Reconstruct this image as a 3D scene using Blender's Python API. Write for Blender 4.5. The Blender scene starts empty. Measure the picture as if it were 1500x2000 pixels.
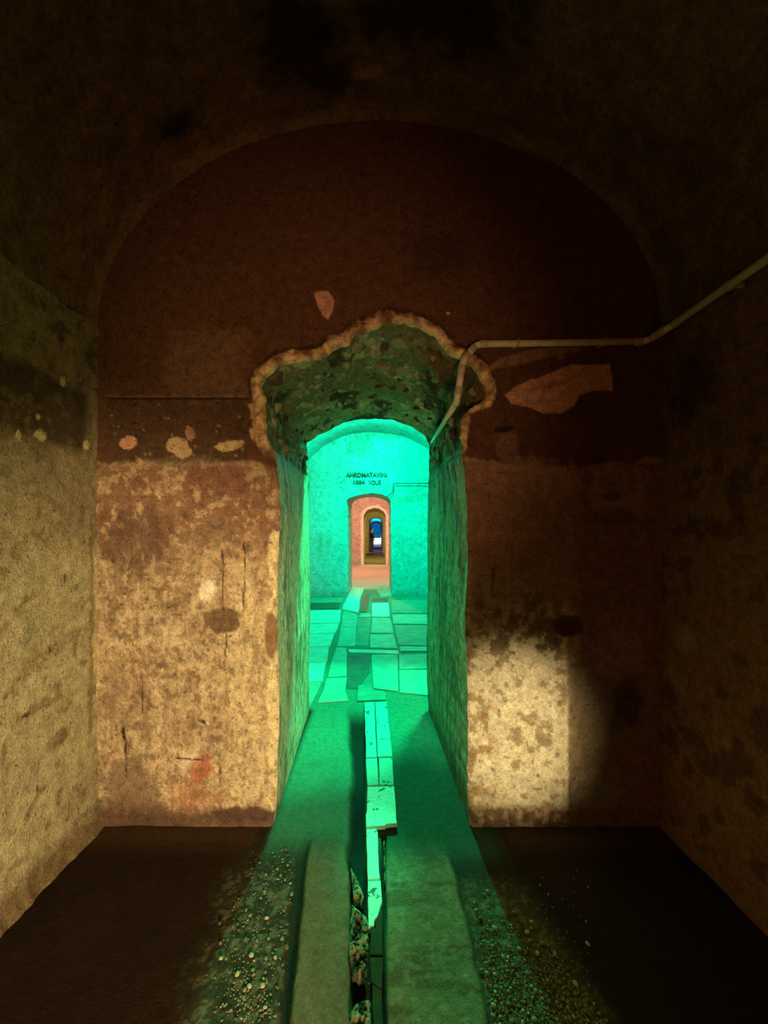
import bpy, bmesh, math, random
import numpy as np
from mathutils import Vector, Matrix
random.seed(7)
rng = np.random.default_rng(7)
S = bpy.context.scene
C = S.collection
PI = math.pi

# ------------------------------------------------------------------ camera, world, exposure
F, CX, CY, EYE = 800.0, 735.0, 1038.0, 1.5      # focal length and vanishing point in pixels of 1500x2000, eye height
cam_d = bpy.data.cameras.new('camera')
cam = bpy.data.objects.new('camera', cam_d); C.objects.link(cam); S.camera = cam
cam.location = (0, 0, EYE); cam.rotation_euler = (PI/2, 0, 0)
cam_d.sensor_fit = 'VERTICAL'; cam_d.sensor_height = 36.0; cam_d.lens = F/2000*36
cam_d.shift_x = 15/2000; cam_d.shift_y = 38/2000
cam_d.clip_start = 0.02; cam_d.clip_end = 200
w = bpy.data.worlds.new('world'); S.world = w; w.use_nodes = True
w.node_tree.nodes['Background'].inputs[0].default_value = (0, 0, 0, 1)
w.node_tree.nodes['Background'].inputs[1].default_value = 0.0
S.view_settings.view_transform = 'Standard'; S.view_settings.look = 'None'
S.view_settings.exposure = 0.0; S.view_settings.gamma = 1.0
S.view_settings.use_curve_mapping = False

# walls: y of the near and the far face of every cross wall
W = [(2.09, 3.43), (9.45, 11.0), (18.5, 20.1), (27.9, 29.4), (37.2, 38.7), (46.5, 48.0)]
DOORC = [0.0, -0.15, -0.07, -0.04, 0.0, 0.0]     # centre of each doorway

def lamp(name, kind, loc, color, power, size=0.1, aim=None, angle=60, blend=0.6):
    d = bpy.data.lights.new(name, kind)
    d.color = color; d.energy = power
    if kind == 'AREA': d.shape = 'DISK'; d.size = size
    else: d.shadow_soft_size = size
    if kind == 'SPOT': d.spot_size = math.radians(angle); d.spot_blend = blend
    o = bpy.data.objects.new(name, d); C.objects.link(o); o.location = loc
    if aim is not None:
        o.rotation_euler = (Vector(aim)-Vector(loc)).to_track_quat('-Z', 'Y').to_euler()
    return o
GREEN = (0.0, 1.0, 0.58)
lamp('green_room_light', 'POINT', (-0.05, 7.6, 3.66), GREEN, 460, 0.12)
lamp('green_room_light', 'SPOT', (0.66, 3.92, 3.40), (0.0, 1.0, 0.38), 900, 0.06, (-0.15, 2.9, 0.0), 62, 0.5)
lamp('green_room_light', 'SPOT', (0.0, 4.4, 3.5), GREEN, 1100, 0.1, (0.0, 9.45, 1.0), 46, 0.8)  # unseen spot added to brighten the lower half of the second wall
lamp('green_room_light', 'SPOT', (0.05, 7.3, 3.62), (0.0, 1.0, 0.34), 1000, 0.05, (0.0, 1.7, 0.0), 24, 0.6)  # unseen wide spot added to strengthen the green fan on the near floor
lamp('green_room_light', 'SPOT', (-0.02, 7.5, 3.62), (0.0, 1.0, 0.34), 2600, 0.05, (-0.005, 1.80, 0.0), 3.8, 1.0)  # unseen narrow beam added to brighten the kerb strip
lamp('warm_rear_spot', 'SPOT', (0.62, -1.1, 0.75), (1.0, 0.72, 0.36), 560, 0.10, (-1.25, 2.09, 0.62), 50, 0.8)
lamp('warm_rear_spot', 'SPOT', (0.62, -1.1, 0.65), (1.0, 0.76, 0.40), 430, 0.05, (0.66, 2.09, 0.48), 19, 1.0)
lamp('warm_rear_spot', 'SPOT', (0.3, -1.3, 0.8), (1.0, 0.58, 0.27), 150, 0.15, (-0.3, 2.09, 2.15), 42, 1.0)  # unseen spot added to brighten the broken rim and dado top
lamp('amber_fill_light', 'POINT', (0.6, -2.2, 0.8), (1.0, 0.36, 0.12), 20, 0.4)  # unseen low fill added as a dim warm ambient
lamp('olive_fill_spot', 'SPOT', (0.15, 0.1, 3.0), (0.62, 0.85, 0.16), 40, 0.3, (0.22, 1.25, 0.0), 44, 1.0)  # unseen spot added for the olive tone of the near floor
lamp('olive_fill_spot', 'SPOT', (1.1, -0.2, 2.3), (0.70, 0.9, 0.20), 22, 0.3, (-1.42, 1.6, 2.0), 50, 1.0)  # unseen spot added to lift the upper left wall
lamp('pink_ceiling_lamp', 'POINT', (-1.2, 15.5, 3.2), (1.0, 0.46, 0.30), 250, 0.15)
lamp('pink_ceiling_lamp', 'POINT', (1.1, 12.4, 3.2), (1.0, 0.50, 0.32), 90, 0.15)
lamp('yellow_ceiling_lamp', 'POINT', (0.0, 21.0, 3.2), (1.0, 0.85, 0.30), 380, 0.15)
lamp('violet_room_light', 'POINT', (-0.7, 31.5, 2.6), (0.6, 0.4, 1.0), 60, 0.1)  # unseen point added behind the person so the silhouette shows
lamp('pink_ceiling_lamp', 'SPOT', (0.0, 27.0, 3.3), (1.0, 0.45, 0.36), 160, 0.1, (0, 27.0, 0), 26, 0.8)
lamp('cyan_ceiling_lamp', 'SPOT', (0.1, 36.3, 3.2), (0.0, 0.85, 1.0), 150, 0.1, (0.0, 37.2, 2.7), 55, 0.6)
lamp('violet_room_light', 'SPOT', (0.3, 42.0, 3.4), (0.50, 0.35, 1.0), 520, 0.1, (0.1, 42.0, 0), 90, 0.8)
lamp('white_ceiling_lamp', 'SPOT', (0.1, 43.6, 3.0), (0.80, 0.95, 1.0), 900, 0.1, (0.05, 46.0, 0.3), 36, 0.7)
lamp('blue_ceiling_lamp', 'POINT', (-0.8, 50.0, 3.0), (0.0, 0.40, 1.0), 240, 0.15)

# ------------------------------------------------------------------ helpers
def px(x, y, d):      # the point at distance d that stands at pixel x, y
    return ((x-CX)*d/F, d, EYE-(y-CY)*d/F)
def fl(x, y, z=0.0):  # the point of the floor at pixel x, y
    d = F*(EYE-z)/(y-CY)
    return ((x-CX)*d/F, d, z)

def _hash(ix, iy, iz, seed):
    h = (ix.astype(np.int64)*374761393 + iy.astype(np.int64)*668265263 + iz.astype(np.int64)*2147483647 + seed*974711) & 0xffffffff
    h = ((h ^ (h >> 13))*1274126177) & 0xffffffff
    h = ((h ^ (h >> 16))*2246822519) & 0xffffffff
    return ((h ^ (h >> 15)) & 0xffffff)/float(0xffffff)
def vnoise(x, y, z, seed=0):
    x = np.asarray(x, float); y = np.asarray(y, float)+0*x; z = np.asarray(z, float)+0*x
    ix, iy, iz = np.floor(x), np.floor(y), np.floor(z)
    fx, fy, fz = x-ix, y-iy, z-iz
    fx, fy, fz = fx*fx*(3-2*fx), fy*fy*(3-2*fy), fz*fz*(3-2*fz)
    r = 0
    for a in (0, 1):
        for b in (0, 1):
            for c in (0, 1):
                wgt = (fx if a else 1-fx)*(fy if b else 1-fy)*(fz if c else 1-fz)
                r = r + wgt*_hash(ix+a, iy+b, iz+c, seed)
    return r
def fbm(x, y, z=0.0, oct=4, seed=0, gain=0.5):
    r, a, t, f = 0, 1.0, 0.0, 1.0
    for k in range(oct):
        r = r + a*(vnoise(np.asarray(x)*f, np.asarray(y)*f, np.asarray(z)*f, seed+k*17)-0.5); t += a
        a *= gain; f *= 2.03
    return r/t*2      # about -1..1
def sm(a, b, x):
    t = np.clip((x-a)/(b-a), 0, 1); return t*t*(3-2*t)

class Paint:
    """colours of a surface, laid out over two wall coordinates u, v"""
    def __init__(s, u, v, base):
        s.u, s.v = u, v
        s.c = np.tile(np.array(base, float), (len(u), 1))
        s.n1 = fbm(u*0.03, v*0.03, 3.3, 5, 11, 0.62); s.n2 = fbm(u*0.08, v*0.08, 8.1, 4, 23, 0.65)
        s.n3 = fbm(u*0.012, v*0.010, 1.7, 4, 31); s.nv = fbm(u*0.09, v*0.018, 5.0, 4, 47, 0.6)
    def mix(s, m, col):
        m = np.clip(m, 0, 1)[:, None]; s.c = s.c*(1-m)+np.array(col, float)*m
    def scale(s, f): s.c = s.c*np.maximum(f, 0.05)[:, None]
    def blob(s, x, y, rx, ry, col, amp=0.45, soft=0.12, rot=0, k=1.0):
        a = math.radians(rot); dx, dy = s.u-x, s.v-y
        p = (dx*math.cos(a)+dy*math.sin(a))/rx; q = (-dx*math.sin(a)+dy*math.cos(a))/ry
        r = np.sqrt(p*p+q*q)+amp*(s.n1*0.5+s.n2*0.8)
        s.mix((1-sm(1-soft, 1+soft, r))*k, col)
    def band(s, coord, lo, hi, col, wob=8, soft=4, k=1.0):
        c = coord+wob*(s.n1+0.6*s.n2)
        s.mix(sm(lo-soft, lo+soft, c)*(1-sm(hi-soft, hi+soft, c))*k, col)
    def box(s, x0, x1, y0, y1, col, wob=8, soft=5, k=1.0):
        a = s.u+wob*(s.n1+0.6*s.n2); b = s.v+wob*(s.n2-0.5*s.n1)
        s.mix(sm(x0-soft, x0+soft, a)*(1-sm(x1-soft, x1+soft, a))*sm(y0-soft, y0+soft, b)*(1-sm(y1-soft, y1+soft, b))*k, col)
    def poly(s, pts, col, wob=3, soft=2.5, k=1.0):
        P = np.array(pts, float)
        u, v = s.u+wob*s.n2, s.v+wob*s.n1
        sel = np.where((u > P[:, 0].min()-12) & (u < P[:, 0].max()+12) & (v > P[:, 1].min()-12) & (v < P[:, 1].max()+12))[0]
        if not len(sel): return
        q = np.stack([u[sel], v[sel]], 1)
        d = dist_poly(q, P); ins = inside(q, P)
        m = np.zeros(len(u)); m[sel] = sm(-soft, soft, np.where(ins, d, -d)); s.mix(m*k, col)
    def speck(s, thr, col, k=1.0, where=1.0, seed=5, f=0.12):
        n = fbm(s.u*f, s.v*f, 2.2, 3, seed)
        s.mix(sm(thr, thr+0.12, n)*k*where, col)

def inside(q, P):
    r = np.zeros(len(q), bool); n = len(P)
    for i in range(n):
        x1, y1 = P[i]; x2, y2 = P[(i+1) % n]
        c = (y1 > q[:, 1]) != (y2 > q[:, 1])
        with np.errstate(divide='ignore', invalid='ignore'):
            xi = (x2-x1)*(q[:, 1]-y1)/((y2-y1) if y2 != y1 else 1e-12)+x1
        r ^= c & (q[:, 0] < xi)
    return r
def dist_poly(q, P, closed=True):
    best = np.full(len(q), 1e9); n = len(P)
    for i in range(n if closed else n-1):
        a, b = P[i], P[(i+1) % n]; ab = b-a; L = max((ab*ab).sum(), 1e-12)
        t = np.clip(((q-a)@ab)/L, 0, 1); best = np.minimum(best, np.hypot(*(q-a-t[:, None]*ab).T))
    return best
def resample(P, step, jit=0.0, seed=3, jitfn=None):
    P = np.array(P, float); seg = np.hypot(*np.diff(P, axis=0).T); s = np.r_[0, np.cumsum(seg)]
    n = max(2, int(s[-1]/step)+1); t = np.linspace(0, s[-1], n)
    Q = np.stack([np.interp(t, s, P[:, 0]), np.interp(t, s, P[:, 1])], 1)
    for k in range(3): Q[1:-1] = (Q[:-2]+2*Q[1:-1]+Q[2:])/4
    if jit:
        T = np.gradient(Q, axis=0); T /= np.maximum(np.hypot(*T.T)[:, None], 1e-9)
        N = np.stack([-T[:, 1], T[:, 0]], 1)
        a = jit*fbm(t*14, 0*t, 0.5, 4, seed)*(jitfn(Q) if jitfn else 1)
        Q = Q+N*a[:, None]
    return Q

def make_mesh(name, V, Fq, col=None, mat=None, parent=None, kind=None, smooth=True):
    me = bpy.data.meshes.new(name)
    V = np.asarray(V, np.float32); Fq = np.asarray(Fq, np.int32)
    me.vertices.add(len(V)); me.vertices.foreach_set('co', V.ravel())
    k = Fq.shape[1]
    me.loops.add(Fq.size); me.loops.foreach_set('vertex_index', Fq.ravel())
    me.polygons.add(len(Fq)); me.polygons.foreach_set('loop_start', np.arange(0, Fq.size, k, dtype=np.int32))
    me.polygons.foreach_set('use_smooth', np.full(len(Fq), smooth))
    me.update(calc_edges=True)
    if col is not None:
        a = me.color_attributes.new('Col', 'FLOAT_COLOR', 'POINT')
        a.data.foreach_set('color', np.c_[np.clip(col, 0, 1), np.ones(len(col))].astype(np.float32).ravel())
    if mat: me.materials.append(mat)
    o = bpy.data.objects.new(name, me); C.objects.link(o)
    if parent: o.parent = parent
    if kind: o['kind'] = kind
    return o
def grid_faces(nu, nv, flip=False):
    i = np.arange(nu-1)[:, None]*nv+np.arange(nv-1)[None, :]
    f = np.stack([i, i+nv, i+nv+1, i+1], -1).reshape(-1, 4)
    return f[:, ::-1] if flip else f

def nodes(name, rough=0.9):
    m = bpy.data.materials.new(name); m.use_nodes = True
    nt = m.node_tree; b = nt.nodes['Principled BSDF']; b.inputs['Roughness'].default_value = rough
    return m, nt, b
def plaster(name, pit=0.5, bump=0.6, scale=1.0, rough=0.92, spec=0.25, mott=0.5):
    """vertex colour broken up by fine grain, mottling and pits"""
    m, nt, b = nodes(name, rough); N, L = nt.nodes, nt.links
    b.inputs['Specular IOR Level'].default_value = spec
    tc = N.new('ShaderNodeTexCoord'); at = N.new('ShaderNodeAttribute'); at.attribute_name = 'Col'
    def noise(s, det, ro=0.6):
        n = N.new('ShaderNodeTexNoise'); n.inputs['Scale'].default_value = s*scale; n.inputs['Detail'].default_value = det
        n.inputs['Roughness'].default_value = ro; L.new(tc.outputs['Object'], n.inputs['Vector']); return n
    def ramp(src, p0, p1, v0, v1):
        r = N.new('ShaderNodeMapRange'); r.inputs[1].default_value = p0; r.inputs[2].default_value = p1
        r.inputs[3].default_value = v0; r.inputs[4].default_value = v1; L.new(src, r.inputs[0]); return r.outputs[0]
    def mul(a, bb):
        r = N.new('ShaderNodeMath'); r.operation = 'MULTIPLY'; L.new(a, r.inputs[0]); L.new(bb, r.inputs[1]); return r.outputs[0]
    n1 = noise(22, 6, 0.7); n2 = noise(95, 4, 0.65); n3 = noise(300, 2)
    f = mul(ramp(n1.outputs[0], 0.3, 0.7, 1-mott, 1+mott), ramp(n2.outputs[0], 0.3, 0.7, 0.72, 1.28))
    f = mul(f, ramp(n3.outputs[0], 0.3, 0.7, 0.85, 1.15))
    pn = noise(48, 3, 0.55); pits = ramp(pn.outputs[0], 0.64, 0.70, 1.0, 1-pit)
    f = mul(f, pits)
    mx = N.new('ShaderNodeVectorMath'); mx.operation = 'SCALE'
    L.new(at.outputs['Color'], mx.inputs[0]); L.new(f, mx.inputs['Scale']); L.new(mx.outputs[0], b.inputs['Base Color'])
    bp = N.new('ShaderNodeBump'); bp.inputs['Strength'].default_value = bump; bp.inputs['Distance'].default_value = 0.012
    ad = N.new('ShaderNodeMath'); ad.operation = 'ADD'; L.new(n1.outputs[0], ad.inputs[0]); L.new(mul(pits, n2.outputs[0]), ad.inputs[1])
    L.new(ad.outputs[0], bp.inputs['Height']); L.new(bp.outputs[0], b.inputs['Normal'])
    return m
def plain(name, col, rough=0.8, var=0.25, scale=40, bump=0.3, spec=0.3):
    m, nt, b = nodes(name, rough); N, L = nt.nodes, nt.links
    b.inputs['Specular IOR Level'].default_value = spec
    tc = N.new('ShaderNodeTexCoord'); n = N.new('ShaderNodeTexNoise')
    n.inputs['Scale'].default_value = scale; n.inputs['Detail'].default_value = 5; L.new(tc.outputs['Object'], n.inputs['Vector'])
    r = N.new('ShaderNodeMapRange'); r.inputs[1].default_value = 0.3; r.inputs[2].default_value = 0.7
    r.inputs[3].default_value = 1-var; r.inputs[4].default_value = 1+var; L.new(n.outputs[0], r.inputs[0])
    mx = N.new('ShaderNodeVectorMath'); mx.operation = 'SCALE'; mx.inputs[0].default_value = col
    L.new(r.outputs[0], mx.inputs['Scale']); L.new(mx.outputs[0], b.inputs['Base Color'])
    bp = N.new('ShaderNodeBump'); bp.inputs['Strength'].default_value = bump; bp.inputs['Distance'].default_value = 0.005
    L.new(n.outputs[0], bp.inputs['Height']); L.new(bp.outputs[0], b.inputs['Normal'])
    return m
M_WALL = plaster('wall_plaster', 0.55, 0.7, 1.0, 0.93, 0.2, 0.36)
M_VAULT = plaster('vault_plaster', 0.4, 0.8, 0.6, 0.95, 0.15, 0.4)
M_TUN = plaster('passage_lining', 0.6, 1.0, 1.0, 0.9, 0.3, 0.5)
M_FLOOR = plaster('floor_concrete', 0.35, 0.6, 1.3, 0.75, 0.12, 0.25)
M_FAR = plaster('far_plaster', 0.3, 0.5, 0.4, 0.93, 0.2, 0.3)

# ------------------------------------------------------------------ colours of the surfaces
TAN = (0.50, 0.37, 0.23); DARK = (0.155, 0.070, 0.036); REDB = (0.24, 0.11, 0.07); PALE = (0.72, 0.60, 0.40)
DAMP = (0.13, 0.075, 0.05); WHITE = (0.85, 0.78, 0.56); BAND = (0.11, 0.065, 0.04)
PEACH = (0.80, 0.42, 0.27)

def paint_front(x, z):
    u = CX+x*F/2.09; v = CY-(z-EYE)*F/2.09
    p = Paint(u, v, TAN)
    p.scale(1+0.25*p.n3)
    left, right = u < 720, u > 720
    p.scale(1+0.22*p.n2+0.15*p.nv+0.15*p.n1)
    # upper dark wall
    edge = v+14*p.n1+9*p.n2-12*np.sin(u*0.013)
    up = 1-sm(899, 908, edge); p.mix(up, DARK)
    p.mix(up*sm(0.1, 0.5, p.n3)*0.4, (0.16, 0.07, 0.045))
    # left side
    p.box(212, 484, 780, 903, BAND, 5, 5, 0.75)
    p.box(330, 484, 650, 778, (0.26, 0.15, 0.09), 30, 20, 0.6)
    p.box(212, 484, 776.5, 780.5, (0.04, 0.02, 0.015), 1, 1, 0.9)
    p.box(212, 484, 772, 776, (0.42, 0.26, 0.17), 1.5, 1, 0.35*1)
    # reddish dado top
    m = left*sm(903, 915, v)*(1-sm(1020, 1120, v+40*p.n3))
    p.mix(m*0.75, REDB)
    p.mix(m*sm(0.12, 0.3, p.n2+0.4*p.n1)*0.8, (0.60, 0.42, 0.26))
    p.blob(270, 1060, 75, 60, (0.17, 0.09, 0.065), 0.6, 0.3, 0, 0.85)
    p.blob(400, 1045, 60, 24, (0.27, 0.19, 0.12), 0.6, 0.3, -10, 0.8)
    p.blob(430, 940, 70, 30, REDB, 0.7, 0.3, 0, 0.6)
    p.speck(0.25, (0.20, 0.12, 0.08), 0.75, left*sm(930, 1000, v), 7, 0.10)
    p.speck(0.28, (0.24, 0.16, 0.10), 0.7, sm(950, 1100, v), 9, 0.05)
    p.speck(0.20, PALE, 0.6, left*sm(1100, 1250, v), 13, 0.035)
    # pale ochre strip by the passage
    p.box(440, 545, 1190, 1570, (0.74, 0.62, 0.36), 10, 14, 0.65*1)
    p.box(525, 548, 1040, 1590, (0.86, 0.74, 0.44), 8, 4, 0.9)
    p.box(460, 500, 1100, 1215, (0.70, 0.58, 0.33), 8, 6, 0.6)
    lo = left*sm(1040, 1140, v)
    p.mix(lo*sm(0.10, 0.30, p.nv)*0.5, (0.30, 0.20, 0.12)); p.mix(lo*sm(0.12, 0.3, -p.nv)*0.35, (0.78, 0.66, 0.42))
    p.mix(lo*sm(0.1, 0.28, fbm(u*0.16, v*0.12, 4, 4, 91, 0.7))*0.55, (0.20, 0.13, 0.075))
    p.mix(lo*sm(0.12, 0.3, fbm(u*0.06, v*0.06, 6, 4, 93, 0.7))*0.5, (0.70, 0.57, 0.37))
    p.blob(531, 1240, 13, 48, (0.28, 0.17, 0.09), 0.3, 0.2, 0, 0.95)
    p.blob(437, 1212, 36, 27, (0.20, 0.125, 0.075), 0.35, 0.15)
    p.blob(408, 1150, 15, 24, (0.90, 0.82, 0.66), 0.7, 0.3, 15)
    p.blob(375, 1487, 26, 16, (0.88, 0.74, 0.56), 0.7, 0.3, -30, 0.8)
    red = (0.46, 0.15, 0.085)
    p.blob(392, 1500, 20, 30, red, 0.5, 0.3, 30, 0.8)
    for q in (337, 351, 362, 371, 381, 396): p.box(q, q+4, 1505+(q*7 % 23), 1575+(q*5 % 20), red, 4, 2, 0.7)
    p.blob(385, 1560, 50, 25, (0.50, 0.24, 0.14), 0.7, 0.4, 0, 0.5)
    p.blob(265, 1590, 90, 32, (0.17, 0.10, 0.07), 0.5, 0.3, 4, 0.9)
    p.blob(250, 1530, 60, 40, (0.25, 0.17, 0.12), 0.6, 0.3, 0, 0.8)
    p.blob(225, 1350, 24, 60, (0.30, 0.21, 0.14), 0.6, 0.4, 0, 0.6)
    p.box(180, 545, 1584, 1640, DAMP, 16, 10, 0.92)
    p.blob(470, 1590, 60, 14, (0.12, 0.07, 0.05), 0.9, 0.3)
    # pale flaked spots in the dark band
    for a in ((250, 865, 17, 12, PEACH), (345, 870, 22, 16, (0.68, 0.48, 0.28)), (357, 884, 17, 11, (0.66, 0.46, 0.27)), (371, 846, 10, 15, (0.50, 0.27, 0.20)),
              (450, 870, 28, 10, (0.75, 0.58, 0.30)), (273, 905, 8, 11, (0.55, 0.37, 0.22))):
        p.blob(*a[:4], a[4], 0.55, 0.1, -8)
    for k in range(26):
        a, b = 215+rng.random()*260, 790+rng.random()*110
        p.blob(a, b, 2+2*rng.random(), 2+2*rng.random(), (0.45, 0.30, 0.19), 0.3, 0.2, 0, 0.6)
    # cracks
    for x0, y0, x1, y1, wd in ((437, 1075, 438, 1200, 1.3), (479, 1060, 480, 1190, 1.0), (446, 1240, 440, 1300, 1.0), (247, 1445, 247, 1515, 1.6), (244, 1418, 245, 1442, 3.2), (278, 1310, 280, 1390, 1.2),
                               (391, 1404, 400, 1410, 4.5), (968, 1070, 960, 1165, 2.2), (941, 958, 940, 1000, 1.6), (1156, 905, 1153, 945, 1.8), (1146, 985, 1143, 1040, 1.8),
                               (433, 1495, 430, 1528, 1.6), (957, 1500, 957, 1530, 3.0), (345, 1480, 400, 1483, 1.5), (1208, 1390, 1206, 1440, 1.2), (1110, 1470, 1112, 1580, 1.5)):
        P = np.array([(x0, y0), (x1, y1)], float)
        sel = np.where((u > min(x0, x1)-8) & (u < max(x0, x1)+8) & (v > y0-8) & (v < y1+8))[0]
        if len(sel):
            m = np.zeros(len(u)); m[sel] = 1-sm(wd*0.5, wd+1.2, dist_poly(np.stack([u[sel]+6*p.n1[sel]+3*p.n2[sel], v[sel]+4*p.n2[sel]], 1), P, False)); p.mix(m*np.clip(0.75+1.6*p.n2+0.5*p.n1, 0, 1), (0.04, 0.025, 0.018))
    # right side
    r = right*sm(903, 915, v)
    p.mix(right*sm(903, 912, edge)*(1-sm(1090, 1300, v+60*p.n3+0.5*(1110-u)))*0.85, (0.33, 0.17, 0.11))
    p.mix(r*sm(1115, 1140, u)*0.9, (0.25, 0.14, 0.09))
    p.box(1110, 1215, 1290, 1620, (0.20, 0.165, 0.10), 10, 6, 0.8)
    p.blob(1160, 1545, 40, 45, (0.30, 0.27, 0.18), 0.3, 0.5, 0, 0.7)
    p.blob(1205, 1280, 45, 55, (0.40, 0.24, 0.16), 0.4, 0.3, 0, 0.7)
    p.blob(1225, 1370, 28, 50, (0.10, 0.05, 0.035), 0.5, 0.3, 0, 0.8)
    p.blob(1040, 920, 70, 26, (0.42, 0.24, 0.15), 0.8, 0.3, 0, 0.7)
    p.blob(1090, 950, 40, 34, (0.44, 0.25, 0.16), 0.7, 0.3, 0, 0.6)
    p.box(1155, 1262, 912, 1000, (0.38, 0.22, 0.14), 8, 5, 0.7)
    p.blob(1195, 970, 18, 9, (0.16, 0.08, 0.05), 0.5, 0.2)
    p.blob(1200, 1010, 40, 18, (0.17, 0.09, 0.055), 0.6, 0.3, 0, 0.8)
    p.blob(975, 1050, 55, 30, (0.42, 0.23, 0.15), 1.2, 0.2, 0, 0.6)
    p.blob(990, 870, 20, 34, (0.32, 0.17, 0.11), 0.5, 0.3, 0, 0.7)
    p.blob(985, 838, 20, 7, (0.05, 0.025, 0.015), 0.3, 0.2, -10)
    m = right*sm(1130, 1270, v+20*p.n1)*(1-sm(1104, 1110, u+5*p.n1+2*p.n2))*(1-sm(1568, 1580, v+22*p.n2+10*p.n1))
    p.mix(m*0.97, WHITE)
    mott = sm(-0.02, 0.22, p.n2*0.9+p.n1*0.6+0.30*(1-sm(1180, 1300, v))-0.16*sm(1440, 1500, v))
    p.mix(m*mott*0.8, (0.34, 0.26, 0.14))
    p.mix(m*sm(0.05, 0.3, fbm(u*0.05, v*0.05, 9, 3, 77))*(1-sm(945, 975, u))*0.7, (0.42, 0.22, 0.09))
    p.mix(right*sm(1130, 1180, v+30*p.n1)*(1-sm(1262, 1300, v+30*p.n1))*(1-sm(1090, 1110, u))*sm(-0.1, 0.2, p.n2+p.n1)*0.8, (0.22, 0.155, 0.09))
    p.blob(1110, 1222, 31, 22, (0.13, 0.055, 0.035), 0.3, 0.12)
    p.box(905, 1300, 1575, 1640, (0.20, 0.12, 0.08), 10, 8, 0.8)
    p.mix(right*sm(1560, 1580, v)*(1-sm(1096, 1110, u))*sm(0.0, 0.2, p.n2+p.n1*0.5)*0.8, (0.66, 0.50, 0.34))
    p.poly([(985, 772), (1010, 752), (1060, 735), (1090, 722), (1120, 713), (1190, 712), (1197, 740), (1196, 764), (1160, 764), (1130, 770), (1122, 790), (1095, 806), (1060, 808), (1035, 797), (1000, 790)], PEACH, 5, 1.6)
    p.blob(1075, 752, 40, 6, (0.36, 0.17, 0.11), 0.7, 0.4, -14, 0.6)
    p.poly([(945, 722), (975, 700), (1040, 682), (1135, 676), (1135, 686), (1060, 700), (1010, 712), (960, 722)], (0.42, 0.25, 0.14), 4, 2, 0.7)
    p.blob(1094, 698, 8, 5, (0.36, 0.21, 0.13), 0.3, 0.3)
    p.poly([(614, 574), (626, 568), (642, 570), (653, 590), (650, 612), (640, 626), (630, 618), (620, 596)], PEACH, 3, 1.5)
    p.blob(875, 612, 3.5, 3.5, PEACH, 0.3, 0.2)
    p.blob(850, 500, 60, 50, (0.09, 0.04, 0.03), 0.5, 0.4, 0, 0.7)
    p.blob(900, 830, 12, 22, (0.55, 0.48, 0.30), 0.5, 0.2, 30, 0.8)
    return p.c

def paint_side(x, y, z):
    yy = np.maximum(y, 0.9); side = np.sign(np.mean(x))
    u = CX+x*F/yy; v = CY-(z-EYE)*F/yy
    s = (2.09-y)*380+ (0 if side < 0 else 3000); t = CY-(z-EYE)*380
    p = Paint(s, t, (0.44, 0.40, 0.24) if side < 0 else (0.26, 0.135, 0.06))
    p.scale(1+0.22*p.n3)
    if side < 0:
        hi = 1-sm(1000, 1130, t+50*p.n3)
        p.mix(hi*0.55, (0.27, 0.20, 0.11))
        p.mix((1-sm(780, 860, t+30*p.n1))*0.35, (0.20, 0.13, 0.08))
        m = (sm(770, 790, t+12*p.n1)*(1-sm(880, 905, t+12*p.n1)))*sm(15, 40, s); p.mix(m*0.85, (0.07, 0.045, 0.025))
        p.speck(0.22, (0.11, 0.075, 0.045), 0.8, 1-sm(760, 800, t), 3, 0.06)
        p.speck(0.27, (0.24, 0.17, 0.09), 0.7, 1, 21, 0.05)
        p.box(0, 14, 1080, 1300, (0.66, 0.55, 0.30), 8, 3, 0.8)
        p.box(12, 22, 1020, 1420, (0.24, 0.17, 0.09), 10, 3, 0.7)
        p.blob(120, 1240, 60, 14, (0.28, 0.2, 0.1), 0.8, 0.4, 20, 0.6); p.blob(90, 1390, 22, 12, (0.2, 0.13, 0.08), 0.5, 0.3, 0, 0.8)
        p.blob(60, 1520, 40, 26, (0.26, 0.19, 0.11), 0.8, 0.4, 0, 0.5)
        base = sm(1545, 1580, t+25*p.n1+10*p.n2); p.mix(base*0.85, (0.17, 0.11, 0.05))
        for a, b, q, r2 in ((170, 870, 12, 20), (78, 850, 15, 14), (34, 850, 6, 12), (74, 815, 5, 7), (120, 745, 7, 14)):
            # pixel place converted to the wall: distance from x = -1.42
            d = 1.42*F/(CX-a); zz = EYE-(b-CY)*d/F
            p.blob((2.09-d)*380, CY-(zz-EYE)*380, q*0.9, r2*0.62, (0.72, 0.66, 0.32), 0.5, 0.12)
        for a, b, q, r2 in ((100, 1270, 2.5, 6), (52, 1398, 7, 2.5), (77, 1540, 2, 6), (127, 1130, 2, 8)):
            d = 1.42*F/(CX-a); zz = EYE-(b-CY)*d/F
            p.blob((2.09-d)*380, CY-(zz-EYE)*380, q, r2, (0.04, 0.03, 0.02), 0.3, 0.2)
    else:
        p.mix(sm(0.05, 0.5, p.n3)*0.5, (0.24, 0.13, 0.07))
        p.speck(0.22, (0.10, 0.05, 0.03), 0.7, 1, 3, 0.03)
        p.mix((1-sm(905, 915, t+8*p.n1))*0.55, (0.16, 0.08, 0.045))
        p.blob(3080, 780, 50, 60, (0.05, 0.03, 0.02), 0.8, 0.4, 0, 0.8)
        p.blob(3060, 1230, 24, 26, (0.42, 0.26, 0.15), 0.6, 0.4, 0, 0.7)
        p.blob(3040, 1300, 24, 30, (0.40, 0.25, 0.15), 0.8, 0.4, 0, 0.5)
    return p.c

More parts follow.
